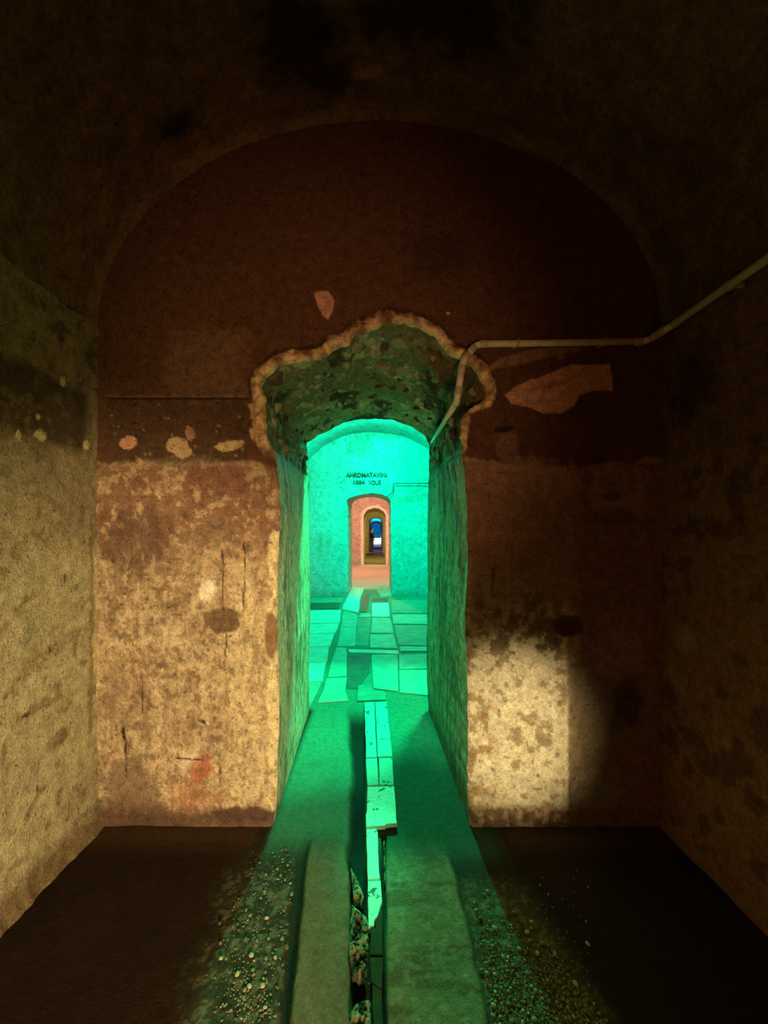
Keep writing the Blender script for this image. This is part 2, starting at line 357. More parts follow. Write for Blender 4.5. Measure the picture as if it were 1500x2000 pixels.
def paint_vault(x, y, z):
    p = Paint(x*380, y*380, (0.20, 0.12, 0.055))
    p.scale(1+0.5*p.n3+0.3*p.n1)
    p.mix(sm(0.0, 0.3, p.n1+p.n3)*0.5, (0.13, 0.075, 0.045))
    def at(a, b, h):      # pixel a, b on the ceiling of height h
        d = F*(h-EYE)/(CY-b); return (a-CX)*d/F*380, d*380
    for a, b, rx, ry, h in ((590, 100, 60, 60, 3.58), (560, 50, 50, 40, 3.55), (640, 150, 34, 24, 3.59), (800, 30, 110, 40, 3.58), (350, 290, 26, 20, 3.25), (930, 60, 70, 60, 3.5)):
        s, t = at(a, b, h); p.blob(s, t, rx, ry, (0.025, 0.016, 0.012), 0.8, 0.7, 0, 0.85)
    s, t = at(720, 140, 3.6); p.blob(s, t, 24, 8, (0.45, 0.28, 0.13), 0.7, 0.4, -15, 0.6)
    s, t = at(1010, 290, 3.4); p.blob(s, t, 30, 5, (0.48, 0.27, 0.12), 0.6, 0.5, 20, 0.6)
    p.mix(sm(1.98, 2.06, y+0.03*p.n1)*0.3, (0.50, 0.32, 0.17))
    return p.c

# ------------------------------------------------------------------ room 1: side walls and vault
XL, XR, SPR, RISE = -1.42, 1.45, 2.54, 1.06
XM, HW = (XL+XR)/2, (XR-XL)/2
def var_axis(segs):
    out = []
    for a, b, st in segs: out.append(np.arange(a, b, st))
    return np.concatenate(out+[[segs[-1][1]]])
ys = var_axis([(-4.0, 1.1, 0.09), (1.1, 2.10, 0.008)])
zs = var_axis([(-0.05, SPR, 0.011)])
def side_wall(name, x0, sgn):
    Y, Z = [a.ravel() for a in np.meshgrid(ys, zs, indexing='ij')]
    n = 0.016*fbm(Y*2.3, Z*2.3, 1+x0, 4, 5)+0.006*fbm(Y*12, Z*12, 2+x0, 4, 9)
    rough = np.clip((Z-1.7)/0.4, 0, 1)*0.018*np.clip(fbm(Y*9, Z*7, 4+x0, 4, 15), -0.6, 0.6)
    lowb = (0.05 if sgn < 0 else 0.012)*np.clip(1-Z/0.13, 0, 1)*(0.8+0.5*fbm(Y*9, Z*0+1, 0, 3, 4))
    X = x0-sgn*(n+rough+lowb)
    V = np.stack([X, Y, Z], 1)
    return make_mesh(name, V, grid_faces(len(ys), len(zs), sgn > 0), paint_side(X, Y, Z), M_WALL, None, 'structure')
wall_l = side_wall('wall_left', XL, -1); wall_r = side_wall('wall_right', XR, 1)
def vault(name, y0, y1, segs, xm, hw, spr, rise, paint, mat, nt=200, rough=0.02):
    yv = var_axis(segs); th = np.linspace(PI, 0, nt)
    Y, T = [a.ravel() for a in np.meshgrid(yv, th, indexing='ij')]
    n = rough*fbm(Y*2, T*2.6, 3, 4, 6)+rough*0.3*fbm(Y*13, T*16, 7, 3, 8)
    edge = np.clip(np.minimum(T, PI-T)/0.1, 0, 1); n = n*(0.3+0.7*edge)
    X = xm+(hw+n)*np.cos(T); Z = spr+(rise+n)*np.sin(T)
    return make_mesh(name, np.stack([X, Y, Z], 1), grid_faces(len(yv), nt, False), paint(X, Y, Z), mat, None, 'structure')
ceil1 = vault('ceiling', -4, 2.1, [(-4.0, 0.7, 0.09), (0.7, 2.1, 0.014)], XM, HW, SPR, RISE, paint_vault, M_VAULT, 280, 0.022)

# ------------------------------------------------------------------ cross walls with an opening
def cross_wall(name, y0, xs, zs, outline, paint, mat, disp, hole=None, parent=None, keep=None):
    """a wall in the plane y0 with the opening cut out; outline runs from the left jamb foot over the arch to the right one"""
    X, Z = [a.ravel() for a in np.meshgrid(xs, zs, indexing='ij')]
    P = np.vstack([outline, [(outline[-1][0], -0.2), (outline[0][0], -0.2)]])
    q = np.stack([X, Z], 1); ins = inside(q, P)
    fc = grid_faces(len(xs), len(zs), True)
    fc = fc[~ins[fc].all(1)]
    if keep is not None:
        k = keep(X, Z); fc = fc[k[fc].any(1)]
    used = np.zeros(len(X), bool); used[fc.ravel()] = True
    bi = np.where(ins & used)[0]
    O = np.asarray(outline)
    for i0 in range(0, len(bi), 400):
        b = bi[i0:i0+400]; dd = ((q[b][:, None, :]-O[None])**2).sum(2); nn = dd.argmin(1)
        foot = q[b][:, 1] < 0.0
        X[b] = np.where(foot, X[b], O[nn][:, 0]); Z[b] = np.where(foot, Z[b], O[nn][:, 1])
    near = np.full(len(X), 9.0)
    bb = np.where((X > O[:, 0].min()-.16) & (X < O[:, 0].max()+.16) & (Z < O[:, 1].max()+.16) & used)[0]
    for i0 in range(0, len(bb), 4000):
        b = bb[i0:i0+4000]; near[b] = np.sqrt(((np.stack([X[b], Z[b]], 1)[:, None, :]-O[None, ::3])**2).sum(2).min(1))
    near[bi] = 0
    Y, c = disp(X, Z, near), paint(X, Z, near)
    Y = np.where(near <= 0, y0+0.006, Y)
    idx = -np.ones(len(X), int); idx[used] = np.arange(used.sum())
    V = np.stack([X, Y, Z], 1)[used]
    return make_mesh(name, V, idx[fc], c[used], mat, parent, 'structure')

front_px = [(532, 1622), (540, 1560), (542, 1500), (546, 1400), (544, 1300), (541, 1200), (543, 1100), (547, 1010), (545, 950), (540, 910), (536, 882), (522, 845), (518, 800), (514, 755), (522, 736), (546, 718), (575, 714), (610, 706), (640, 694),
            (674, 680), (702, 656), (730, 642), (760, 630), (794, 632), (822, 640), (846, 654), (862, 672), (876, 694), (898, 706), (918, 716), (932, 734), (946, 752), (948, 772), (934, 790), (914, 802), (902, 822), (896, 850), (900, 880),
            (908, 920), (913, 1000), (914, 1100), (909, 1200), (912, 1300), (915, 1400), (913, 1500), (915, 1570), (918, 1622)]
back_px = [(604, 1400), (603, 1300), (606, 1200), (605, 1100), (604, 1000), (604, 940), (602, 900), (598, 866), (618, 852), (645, 838), (672, 824), (705, 820), (740, 818), (775, 822), (806, 834), (828, 850), (840, 868), (838, 900),
           (836, 950), (835, 1050), (836, 1150), (833, 1250), (834, 1330), (838, 1400)]
OUT1 = np.array([px(a, b, 2.09) for a, b in front_px])[:, [0, 2]]
OUT1B = np.array([px(a, b, 3.43) for a, b in back_px])[:, [0, 2]]
upfn = lambda Q: 0.25+0.75*sm(1.75, 1.95, Q[:, 1])
OUT1 = resample(OUT1, 0.006, 0.022, 3, upfn)
OUT1B = resample(OUT1B, 0.008, 0.014, 5, upfn)
OUT1[0, 1] = OUT1[-1, 1] = -0.03

def disp_front(X, Z, near):
    y = 2.09-0.010*fbm(X*2.2, Z*2.2, 5, 4, 3)-0.005*fbm(X*11, Z*11, 6, 4, 8)
    v = CY-(Z-EYE)*F/2.09
    y = y-0.008*sm(900, 912, v+10*fbm(X*8, Z*8, 1, 3, 2))      # dado plaster stands proud
    top = sm(1.86, 1.98, Z)
    right = sm(0.40, 0.50, X)*(1-sm(2.08, 2.16, Z))
    lump = 0.6+0.8*np.clip(fbm(X*9, Z*9, 2, 5, 12, 0.62)+0.3, 0, 1.4)+0.3*fbm(X*40, Z*40, 2, 3, 13)
    y = y-top*(1-0.6*right)*0.034*(1-sm(0.03, 0.082, near))*lump
    y = y+0.016*(1-sm(0.0, 0.016, near))
    return y
def col_front(X, Z, near):
    c = paint_front(X, Z)
    n = fbm(X*14, Z*14, 3, 4, 30, 0.65); n2 = fbm(X*30, Z*30, 3, 3, 33)
    top = sm(1.84, 1.96, Z+0.02*n)
    rs = sm(0.36, 0.46, X)*(1-sm(2.05, 2.2, Z))
    wdt = 0.052+0.04*n-0.034*rs+0.02*sm(-0.45, -0.55, X)*(Z < 2.15)
    m = top*(1-sm(wdt-0.007, wdt+0.007, near+0.006*n2))
    t = np.clip(0.62+1.1*n+0.8*n2, 0, 1)[:, None]
    rc = np.array((0.26, 0.13, 0.065))*(1-t)+np.array((0.92, 0.64, 0.36))*t
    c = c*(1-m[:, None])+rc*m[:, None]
    return c
xs1 = np.arange(XL-0.04, XR+0.05, 0.0066); zs1 = np.arange(-0.03, 3.64, 0.0066)
wall_f = cross_wall('wall_front', 2.09, xs1, zs1, OUT1, col_front, M_WALL, disp_front)

def cast(P, c, ang):
    """where the rays from c at the angles ang leave the polygon line P"""
    th = np.unwrap(np.arctan2(P[:, 1]-c[1], P[:, 0]-c[0])); 
    if th[0] < th[-1]: th = -th; ang = -ang
    rr = np.hypot(P[:, 0]-c[0], P[:, 1]-c[1])
    o = np.argsort(th); return np.interp(ang, th[o], rr[o])
def passage(name, ya, yb, A, B, paint, mat, n=60, rough=lambda x, z, s: 0.01, ease=lambda s, z: s, parent=None, yoff=0.005):
    """the lining of a doorway: a loft from outline A on the near face to outline B on the far one"""
    A = np.asarray(A); B = np.asarray(B); m = len(A)
    cA = np.array([(A[0, 0]+A[-1, 0])/2, 1.25]); cB = np.array([(B[0, 0]+B[-1, 0])/2, 1.25])
    s_ = np.linspace(0, 1, m)
    low = A[:, 1] < 1.7
    angA = np.unwrap(np.arctan2(A[:, 1]-cA[1], A[:, 0]-cA[0]))
    off = 0
    thB = np.unwrap(np.arctan2(B[:, 1]-cB[1], B[:, 0]-cB[0]))
    a01 = (angA-angA[0])/(angA[-1]-angA[0]); angB = thB[0]+a01*(thB[-1]-thB[0])
    sg = -1 if thB[0] > thB[-1] else 1; od = np.argsort(sg*thB)
    r = np.interp(sg*angB, (sg*thB)[od], np.hypot(*(B-cB).T)[od])
    T = cB+np.stack([np.cos(angB), np.sin(angB)], 1)*r[:, None]
    sv = np.linspace(0, 1, n)
    S_, I = [a.ravel() for a in np.meshgrid(sv, np.arange(m), indexing='ij')]
    e = ease(S_, A[I, 1])[:, None]; Q = A[I]*(1-e)+T[I]*e
    cc = cA*(1-S_[:, None])+cB*S_[:, None]
    d = Q-cc; d /= np.maximum(np.hypot(*d.T)[:, None], 1e-6)
    Y = ya+yoff+(yb-ya-2*yoff)*S_
    amp = rough(Q[:, 0], Q[:, 1], S_)
    nn = fbm(Q[:, 0]*7, Y*7, Q[:, 1]*7, 5, 14, 0.6)*0.7+0.3*fbm(Q[:, 0]*19, Y*19, Q[:, 1]*14, 3, 15)
    endf = np.clip(np.minimum(S_, 1-S_)*25, 0, 1)
    Q = Q+d*(amp*nn*endf)[:, None]
    V = np.stack([Q[:, 0], Y, Q[:, 1]], 1)
    return make_mesh(name, V, grid_faces(n, m, False), paint(V, S_), mat, parent, 'structure')

def paint_pass(V, s):
    X, Y, Z = V.T
    n1 = fbm(Y*4, Z*2.2, X*2, 5, 41, 0.6); n2 = fbm(Y*16, Z*7, X*9, 4, 43, 0.65); n3 = fbm(X*9, Y*9, Z*9, 4, 45, 0.6)
    jam = np.array((0.56, 0.54, 0.36))
    c = np.tile(jam, (len(X), 1))*(1+0.35*n1)[:, None]
    def mix(c, m, col): m = np.clip(m, 0, 1)[:, None]; return c*(1-m)+np.array(col)*m
    c = mix(c, (X > 0)*sm(0.05, 0.3, s)*0.7, (0.22, 0.44, 0.24))  # right jamb tinted green, lamp light put into its colour
    c = mix(c, sm(0.05, 0.3, n2+0.3*n1)*0.75, (0.15, 0.14, 0.08))
    c = mix(c, sm(0.1, 0.35, fbm(Y*7, Z*1.4, X, 4, 57))*0.6, (0.12, 0.11, 0.06))
    c = mix(c, sm(0.22, 0.4, fbm(Y*5, Z*1.2, X, 4, 51))*0.5, (0.70, 0.62, 0.42))
    c = mix(c, sm(0.75, 0.95, s+0.15*n1)*0.3, (0.40, 0.38, 0.26))
    up = sm(1.86, 2.0, Z+0.05*n2)
    c = mix(c, up, (0.20, 0.20, 0.11))
    c = mix(c, up*sm(0.35, 0.9, s), (0.26, 0.36, 0.22))  # greener towards the back, bounced green light painted in
    c = mix(c, up*sm(0.08, 0.3, n3), (0.46, 0.44, 0.27))
    c = mix(c, up*sm(0.12, 0.3, fbm(X*5, Y*5, Z*5, 4, 61))*0.9, (0.05, 0.035, 0.02))
    c = mix(c, up*(1-sm(0.05, 0.22, s+0.08*n3))*sm(0.1, 0.4, X)*0.7, (0.24, 0.09, 0.045))
    c = mix(c, (1-sm(0.06, 0.3, Z))*0.6*(X > 0), (0.10, 0.09, 0.05))
    c = mix(c, (1-up)*(1-sm(0.0, 0.035, s+0.01*n2))*0.8, (0.66, 0.55, 0.32))
    return c
ease1 = lambda s, z: np.where(z > 1.78, 1-(1-s)**(1+2.6*sm(1.78, 2.0, z)), s)
rough1 = lambda x, z, s: 0.012+0.055*sm(1.8, 2.05, z)
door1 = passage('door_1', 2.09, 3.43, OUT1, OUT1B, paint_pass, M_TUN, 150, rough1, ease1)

# the far face of the first wall and room 2 onwards
def flatcol(base, seed, dark=None, amp=0.2):
    def f(X, Z, near=None):
        n = fbm(X*1.6, Z*1.6, seed, 5, seed); n2 = fbm(X*7, Z*7, seed+3, 4, seed+5, 0.6)
        c = np.tile(np.array(base, float), (len(X), 1))*(1+amp*n+0.12*n2)[:, None]
        if dark is not None:
            m = (sm(0.18, 0.45, n2+0.5*n)*0.45)[:, None]; c = c*(1-m)+np.array(dark)*m
        return c
    return f
def paint_green_wall(X, Z, near=None):
    u = CX+X*F/9.45; v = CY-(Z-EYE)*F/9.45
    p = Paint(u*3, v*3, (0.33, 0.38, 0.36)); p.u, p.v = u, v
    p.scale(1+0.12*p.n3+0.06*p.n2)
    dk = (0.13, 0.17, 0.10)
    p.mix((1-sm(838, 862, v+10*p.n1+0.12*np.abs(u-720)))*0.65, dk)
    p.blob(700, 870, 26, 22, dk, 1.1, 0.3, 0, 0.55); p.blob(640, 862, 28, 8, dk, 0.9, 0.4, 0, 0.6); p.blob(760, 845, 60, 14, dk, 0.8, 0.4, 0, 0.5)
    p.blob(630, 1060, 16, 20, (0.25, 0.29, 0.22), 0.6, 0.5, 0, 0.6); p.blob(795, 975, 36, 9, (0.25, 0.29, 0.22), 0.9, 0.4, -6, 0.6); p.blob(812, 960, 12, 12, (0.25, 0.29, 0.22), 0.9, 0.4, 0, 0.5)
    p.blob(735, 955, 44, 8, (0.25, 0.29, 0.22), 0.9, 0.5, 0, 0.45)
    for a, b in ((666, 942), (672, 938), (675, 1000), (757, 939), (665, 952), (672, 957), (778, 1060), (779, 980)): p.blob(a, b, 2.4, 2.2, (0.16, 0.2, 0.13), 0.3, 0.3, 0, 0.8)
    p.mix(sm(1146, 1166, v+5*p.n1)*0.5, dk)
    return p.c
xm2, hw2, spr2, rise2 = -0.05, 1.72, 2.5, 1.30
def arch(cx, wd, spring, top, n=28):
    h = wd/2; a = np.linspace(PI, 0, n)
    pts = [(cx-h, -0.03), (cx-h, 0.8)]+[(cx+h*math.cos(t), spring+(top-spring)*math.sin(t)) for t in a]+[(cx+h, 0.8), (cx+h, -0.03)]
    return resample(pts, 0.03)
# back face of wall 1
def two_sided_room(i, ya, yb, A, B, cwall, cvault, step, seed):
    """side walls, vault of the room between two cross walls"""
    sg = 0.12 if ya < 10 else 0.3
    yv = np.arange(ya, yb+sg, sg); yv = yv[yv < yb]; yv = np.r_[yv, yb]
    for nm, x0, sgn in (('wall_left', xm2-hw2, -1), ('wall_right', xm2+hw2, 1)):
        zz = np.arange(-0.05, spr2+0.01, 0.12); Y, Z = [a.ravel() for a in np.meshgrid(yv, zz, indexing='ij')]
        X = x0-sgn*0.03*fbm(Y, Z, x0, 3, 5)*np.clip((spr2-Z)*5, 0, 1)
        make_mesh(nm, np.stack([X, Y, Z], 1), grid_faces(len(yv), len(zz), sgn > 0), cwall(Y, Z), M_FAR, None, 'structure')
    vault('ceiling', ya, yb, [(ya, yb, sg)], xm2, hw2, spr2, rise2, lambda X, Y, Z: cvault(X, Y), M_FAR, 48, 0.03)
R2C = flatcol((0.34, 0.36, 0.32), 5, (0.14, 0.16, 0.1)); PINK = flatcol((0.54, 0.48, 0.42), 7, (0.34, 0.16, 0.10), 0.3); OLV = flatcol((0.46, 0.42, 0.26), 9, (0.2, 0.15, 0.08)); BLU = flatcol((0.4, 0.4, 0.45), 11, (0.15, 0.15, 0.2))
walls_c = [R2C, PINK, OLV, BLU, BLU, BLU]
room_y = [(W[i][1], W[i+1][0]) for i in range(5)]+[(W[5][1], 54.0)]
for i, (ya, yb) in enumerate(room_y):
    two_sided_room(i, ya, yb, None, None, walls_c[i], walls_c[i], 0.1, i)
xs2 = np.arange(xm2-hw2-0.06, xm2+hw2+0.09, 0.022); zs2 = np.arange(-0.03, 3.84, 0.022)
far_disp = lambda y0, sg, amp=0.02: (lambda X, Z, near: y0+sg*(amp*fbm(X*1.5, Z*1.5, y0, 4, 3)+0.3*amp*fbm(X*9, Z*9, y0, 3, 4)))
vkeep = lambda X, Z: (Z < spr2) | (((X-xm2)/(hw2+0.08))**2+((Z-spr2)/(rise2+0.08))**2 < 1)
cross_wall('wall_back', 3.43, xs2, zs2, OUT1B, R2C, M_FAR, far_disp(3.43, 1, 0.01), keep=vkeep)
# wall 2
out2 = resample([px(a, b, 9.45)[::2] for a, b in ((680, 1168), (681, 1100), (680, 1040), (679, 1000), (677, 976), (688, 971), (702, 966), (722, 963), (742, 965), (756, 971), (763, 978), (763, 1040), (765, 1100), (765, 1168))], 0.02, 0.02, 9)
out2[0, 1] = out2[-1, 1] = -0.03
xs2f = np.arange(xm2-hw2-0.06, xm2+hw2+0.09, 0.014); zs2f = np.arange(-0.03, 3.84, 0.014)
wall_2 = cross_wall('wall_front', 9.45, xs2f, zs2f, out2, paint_green_wall, M_FAR, far_disp(9.45, 1, 0.02), keep=vkeep)
out2b = arch(-0.15, 1.0, 2.2, 2.42)
passage('door_2', 9.45, W[1][1], out2, out2b, lambda V, s: PINK(V[:, 1], V[:, 2]), M_FAR, 24, lambda x, z, s: 0.02+0*s)
cross_wall('wall_back', W[1][1], xs2[::2], zs2[::2], out2b, PINK, M_FAR, far_disp(W[1][1], 1), keep=vkeep)
def rim_paint(base, rim, wd):
    def f(X, Z, near):
        c = base(X, Z); n = fbm(X*8, Z*8, 2, 3, 4)
        m = (1-sm(wd-0.015, wd+0.015, near+0.025*n))[:, None]; return c*(1-m)+np.array(rim)*m
    return f
for i in range(2, 6):
    ya, yb = W[i]; cx = DOORC[i]
    A = arch(cx, 1.0, 2.15, 2.55) if i == 2 else arch(cx, 0.92, 2.15, 2.45)
    if i == 2: A[:, 1] += 0.05*fbm(A[:, 0]*4, A[:, 1]*4, 1, 3, 6)*(A[:, 1] > 1)
    B = arch(cx, 0.95, 2.15, 2.45)
    st = 2 if i < 4 else 3
    base = walls_c[i-1]
    cross_wall('wall_front', ya, xs2[::st], zs2[::st], A, rim_paint(base, (0.95, 0.95, 0.85) if i == 2 else (0.4, 0.38, 0.36), 0.12 if i == 2 else 0.03), M_FAR, far_disp(ya, 1), keep=vkeep)
    passage('door_%d' % (i+1), ya, yb, A, B, lambda V, s, i=i: walls_c[i](V[:, 1], V[:, 2]), M_FAR, 14, lambda x, z, s: 0.02+0*s)
    cross_wall('wall_back', yb, xs2[::st], zs2[::st], B, walls_c[i], M_FAR, far_disp(yb, 1), keep=vkeep)
# end walls
def end_wall(name, y, x0, x1, z1, col, mat, flip):
    a, b = np.linspace(x0, x1, 30), np.linspace(-0.03, z1, 34)
    X, Z = [q.ravel() for q in np.meshgrid(a, b, indexing='ij')]
    make_mesh(name, np.stack([X, y+0*X, Z], 1), grid_faces(30, 34, flip), col(X, Z), mat, None, 'structure')
end_wall('wall_front', 54.0, xm2-hw2-0.1, xm2+hw2+0.1, 3.9, BLU, M_FAR, True)
end_wall('wall_back', -4.0, XL-0.05, XR+0.05, 3.7, flatcol((0.3, 0.2, 0.12), 15), M_FAR, False)

# ------------------------------------------------------------------ floor: one surface through all the rooms
xf = np.r_[np.linspace(xm2-hw2-0.1, -1.46, 5), np.arange(-1.45, 1.48, 0.0085), np.linspace(1.49, xm2+hw2+0.1, 4)]
yf = var_axis([(-4.0, 1.0, 0.1), (1.0, 3.5, 0.0085), (3.5, 9.4, 0.035), (9.4, 54.0, 0.22)])
X, Y = [a.ravel() for a in np.meshgrid(xf, yf, indexing='ij')]
yy = np.maximum(Y, 0.95); U = CX+X*F/yy; VV = CY+EYE*F/yy
p = Paint(X*380, Y*380, (0.024, 0.014, 0.007))
p.scale(1+0.3*p.n3+0.15*p.n2)
H = 0.006*fbm(X*2.5, Y*2.5, 1, 4, 3)+0.0025*fbm(X*16, Y*16, 1, 4, 5)
near_room = 1-sm(3.3, 3.5, Y)
ip = lambda ks, vs: np.interp(VV, ks, vs)
wob = 4*fbm(X*9, Y*9, 4, 4, 8)+2*fbm(X*30, Y*30, 4, 3, 9)
# passage floor and room 2
ins_p = sm(1585, 1640, -(VV)+3230)*0
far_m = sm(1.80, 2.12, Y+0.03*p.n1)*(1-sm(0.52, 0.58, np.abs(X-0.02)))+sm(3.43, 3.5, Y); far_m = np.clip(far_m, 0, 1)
p.mix(far_m, (0.09, 0.25, 0.16))  # green base, lamp light put into the floor colour
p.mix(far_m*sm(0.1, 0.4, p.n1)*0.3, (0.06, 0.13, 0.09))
p.mix(sm(1.75, 2.05, Y)*(1-sm(2.5, 2.95, Y+0.12*p.n3))*(np.abs(X) < 0.62)*(0.25+0.6*sm(-0.08, 0.08, X)), (0.03, 0.07, 0.035))  # shade past the lamp's pool painted in, stronger on the right
# gutter beside the boards in the passage, its shade put into the colour
gut = sm(ip([1360, 1500, 1650, 2000], [676, 690, 684, 684])-8, ip([1360, 1500, 1650, 2000], [676, 690, 684, 684])+6, U+wob)*(1-sm(712, 716, U))*sm(1370, 1420, VV)
p.mix(gut*(1-sm(1950, 2050, VV)*0.3), (0.018, 0.014, 0.009)); H = H-gut*0.05*sm(1400, 1440, VV)
# smooth concrete strip on the left
e0 = ip([1620, 1680, 1800, 2000], [612, 600, 588, 566]); e1 = ip([1620, 1700, 1850, 2000], [668, 680, 686, 690])
conc = sm(e0-4, e0+4, U+wob)*(1-sm(e1-4, e1+4, U+wob))*sm(1610, 1700, VV+3*wob)
p.mix(conc*0.95, (0.17, 0.145, 0.08)); H = H+conc*0.012
dk = sm(e0-26, e0-18, U+wob)*(1-sm(e0-4, e0+2, U+wob))*sm(1620, 1680, VV); p.mix(dk*0.8, (0.03, 0.024, 0.014)); H = H-dk*0.02
# brown concrete on the right
g0 = ip([1620, 2000], [752, 756]); g1 = ip([1620, 1680, 1800, 2000], [858, 880, 912, 952])
conr = sm(g0-2, g0+2, U)*(1-sm(g1-5, g1+5, U+wob*1.5))*sm(1630, 1730, VV+wob*3)
p.mix(conr*0.95, (0.235, 0.195, 0.10)); H = H+conr*0.012
p.mix(conr*sm(0.02, 0.3, fbm(X*2, Y*26, 3, 4, 19))*0.6, (0.12, 0.075, 0.04))
p.mix(conr*sm(0.15, 0.3, fbm(X*40, Y*40, 3, 3, 29))*0.4, (0.36, 0.32, 0.18))
gap = (1-sm(2.5, 5, np.abs(U-750)))*sm(1620, 1640, VV); p.mix(gap*0.95, (0.012, 0.01, 0.006)); H = H-gap*0.02
# gravelly sides
gl = sm(1640, 1740, VV)*sm(430, 500, U+0.30*(VV-1640)+wob*4)*(1-sm(e0-26, e0-20, U)); p.mix(gl*0.5, (0.06, 0.06, 0.032))
gr = sm(1690, 1760, VV)*sm(g1, g1+8, U+wob)*(1-sm(0, 60, U-ip([1690, 2000], [965, 1170]))); p.mix(gr*0.6, (0.11, 0.10, 0.05))
p.mix((gl+gr)*sm(0.1, 0.25, fbm(X*60, Y*60, 3, 3, 39))*0.4, (0.25, 0.24, 0.15)); H = H+(gl+gr)*0.004*fbm(X*45, Y*45, 2, 2, 3)
# a lighter brown strip along the front wall
p.mix((1-sm(0.05, 0.22, 2.09-Y))*near_room*(Y < 2.1)*0.5*sm(0.54, 0.66, np.abs(X-0.02)), (0.12, 0.07, 0.035))
# room 3 and beyond
p.mix(sm(10.4, 10.9, Y), (0.56, 0.50, 0.42)); p.mix(sm(18.4, 18.6, Y), (0.14, 0.11, 0.07)); p.mix(sm(28, 29, Y), (0.35, 0.35, 0.38))
H = np.where((np.abs(X) > 0.66) & (Y > 2.05) & (Y < 3.45), H, H)
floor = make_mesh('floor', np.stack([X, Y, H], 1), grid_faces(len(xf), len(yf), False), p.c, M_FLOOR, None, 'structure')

# ------------------------------------------------------------------ paving slabs, boards and kerb stones set in the floor
M_SL = [plain('slab_pale', (0.36, 0.66, 0.56), 0.7, 0.14, 6), plain('slab_mid', (0.22, 0.44, 0.33), 0.7, 0.2, 6), plain('slab_dim', (0.14, 0.29, 0.20), 0.7, 0.2, 6), plain('slab_dark', (0.04, 0.09, 0.05), 0.6, 0.3, 6)]  # slab tones tinted green, lamp light put into the colour
def worn(name, col, dirt, thr=0.60):
    m, nt, b = nodes(name, 0.75); N, L = nt.nodes, nt.links
    tc = N.new('ShaderNodeTexCoord'); n = N.new('ShaderNodeTexNoise'); n.inputs['Scale'].default_value = 19; n.inputs['Detail'].default_value = 6; n.inputs['Roughness'].default_value = 0.62
    L.new(tc.outputs['Object'], n.inputs['Vector'])
    r = N.new('ShaderNodeMapRange'); r.inputs[1].default_value = thr; r.inputs[2].default_value = thr+0.03; L.new(n.outputs[0], r.inputs[0])
    n2 = N.new('ShaderNodeTexNoise'); n2.inputs['Scale'].default_value = 60; n2.inputs['Detail'].default_value = 4; L.new(tc.outputs['Object'], n2.inputs['Vector'])
    r2 = N.new('ShaderNodeMapRange'); r2.inputs[1].default_value = 0.3; r2.inputs[2].default_value = 0.7; r2.inputs[3].default_value = 0.82; r2.inputs[4].default_value = 1.1; L.new(n2.outputs[0], r2.inputs[0])
    s = N.new('ShaderNodeVectorMath'); s.operation = 'SCALE'; s.inputs[0].default_value = col; L.new(r2.outputs[0], s.inputs['Scale'])
    mx = N.new('ShaderNodeMix'); mx.data_type = 'RGBA'; L.new(r.outputs[0], mx.inputs['Factor']); L.new(s.outputs[0], mx.inputs[6]); mx.inputs[7].default_value = (*dirt, 1)
    L.new(mx.outputs[2], b.inputs['Base Color'])
    return m
M_BOARD = worn('worn_green_lit_paint', (0.42, 0.92, 0.78), (0.04, 0.07, 0.04), 0.60)  # worn pale coat in bright green, lamp light put into the colour
M_BOARD2 = worn('worn_green_lit_boards', (0.25, 0.58, 0.46), (0.03, 0.06, 0.04), 0.61)  # dimmer boards, green lamp light put into the tint as well
M_KERB = plain('shaded_kerb', (0.03, 0.055, 0.026), 0.85, 0.2, 30, 0.2, 0.05)  # dark kerb tone, shade past the bright strip put into the colour
def slab(name, pts, mat, top=0.018, bot=-0.03, jit=0.004, step=0.12, parent=floor, label=None, chamfer=0.004):
    """a flat stone with an uneven edge; pts are floor pixels"""
    P = [Vector(fl(a, b, top)) for a, b in pts]; ring = []
    for i, a in enumerate(P):
        b = P[(i+1) % len(P)]; n = max(1, int((b-a).length/step))
        for k in range(n):
            q = a.lerp(b, k/n)
            ring.append(Vector((q.x+random.uniform(-jit, jit), q.y+random.uniform(-jit, jit), top)))
    c = sum(ring, Vector())/len(ring); bm = bmesh.new()
    t = [bm.verts.new(Vector((q.x, q.y, top))+(Vector((c.x-q.x, c.y-q.y, 0)).normalized()*chamfer)) for q in ring]
    m_ = [bm.verts.new((q.x, q.y, top-chamfer)) for q in ring]
    b_ = [bm.verts.new((q.x, q.y, bot)) for q in ring]
    bm.faces.new(t); n = len(ring)
    for i in range(n):
        j = (i+1) % n; bm.faces.new((t[i], m_[i], m_[j], t[j])); bm.faces.new((m_[i], b_[i], b_[j], m_[j]))
    bmesh.ops.recalc_face_normals(bm, faces=bm.faces)
    me = bpy.data.meshes.new(name); bm.to_mesh(me); bm.free(); me.materials.append(mat)
    o = bpy.data.objects.new(name, me); C.objects.link(o); o.parent = parent
    if label: o['label'] = label
    return o
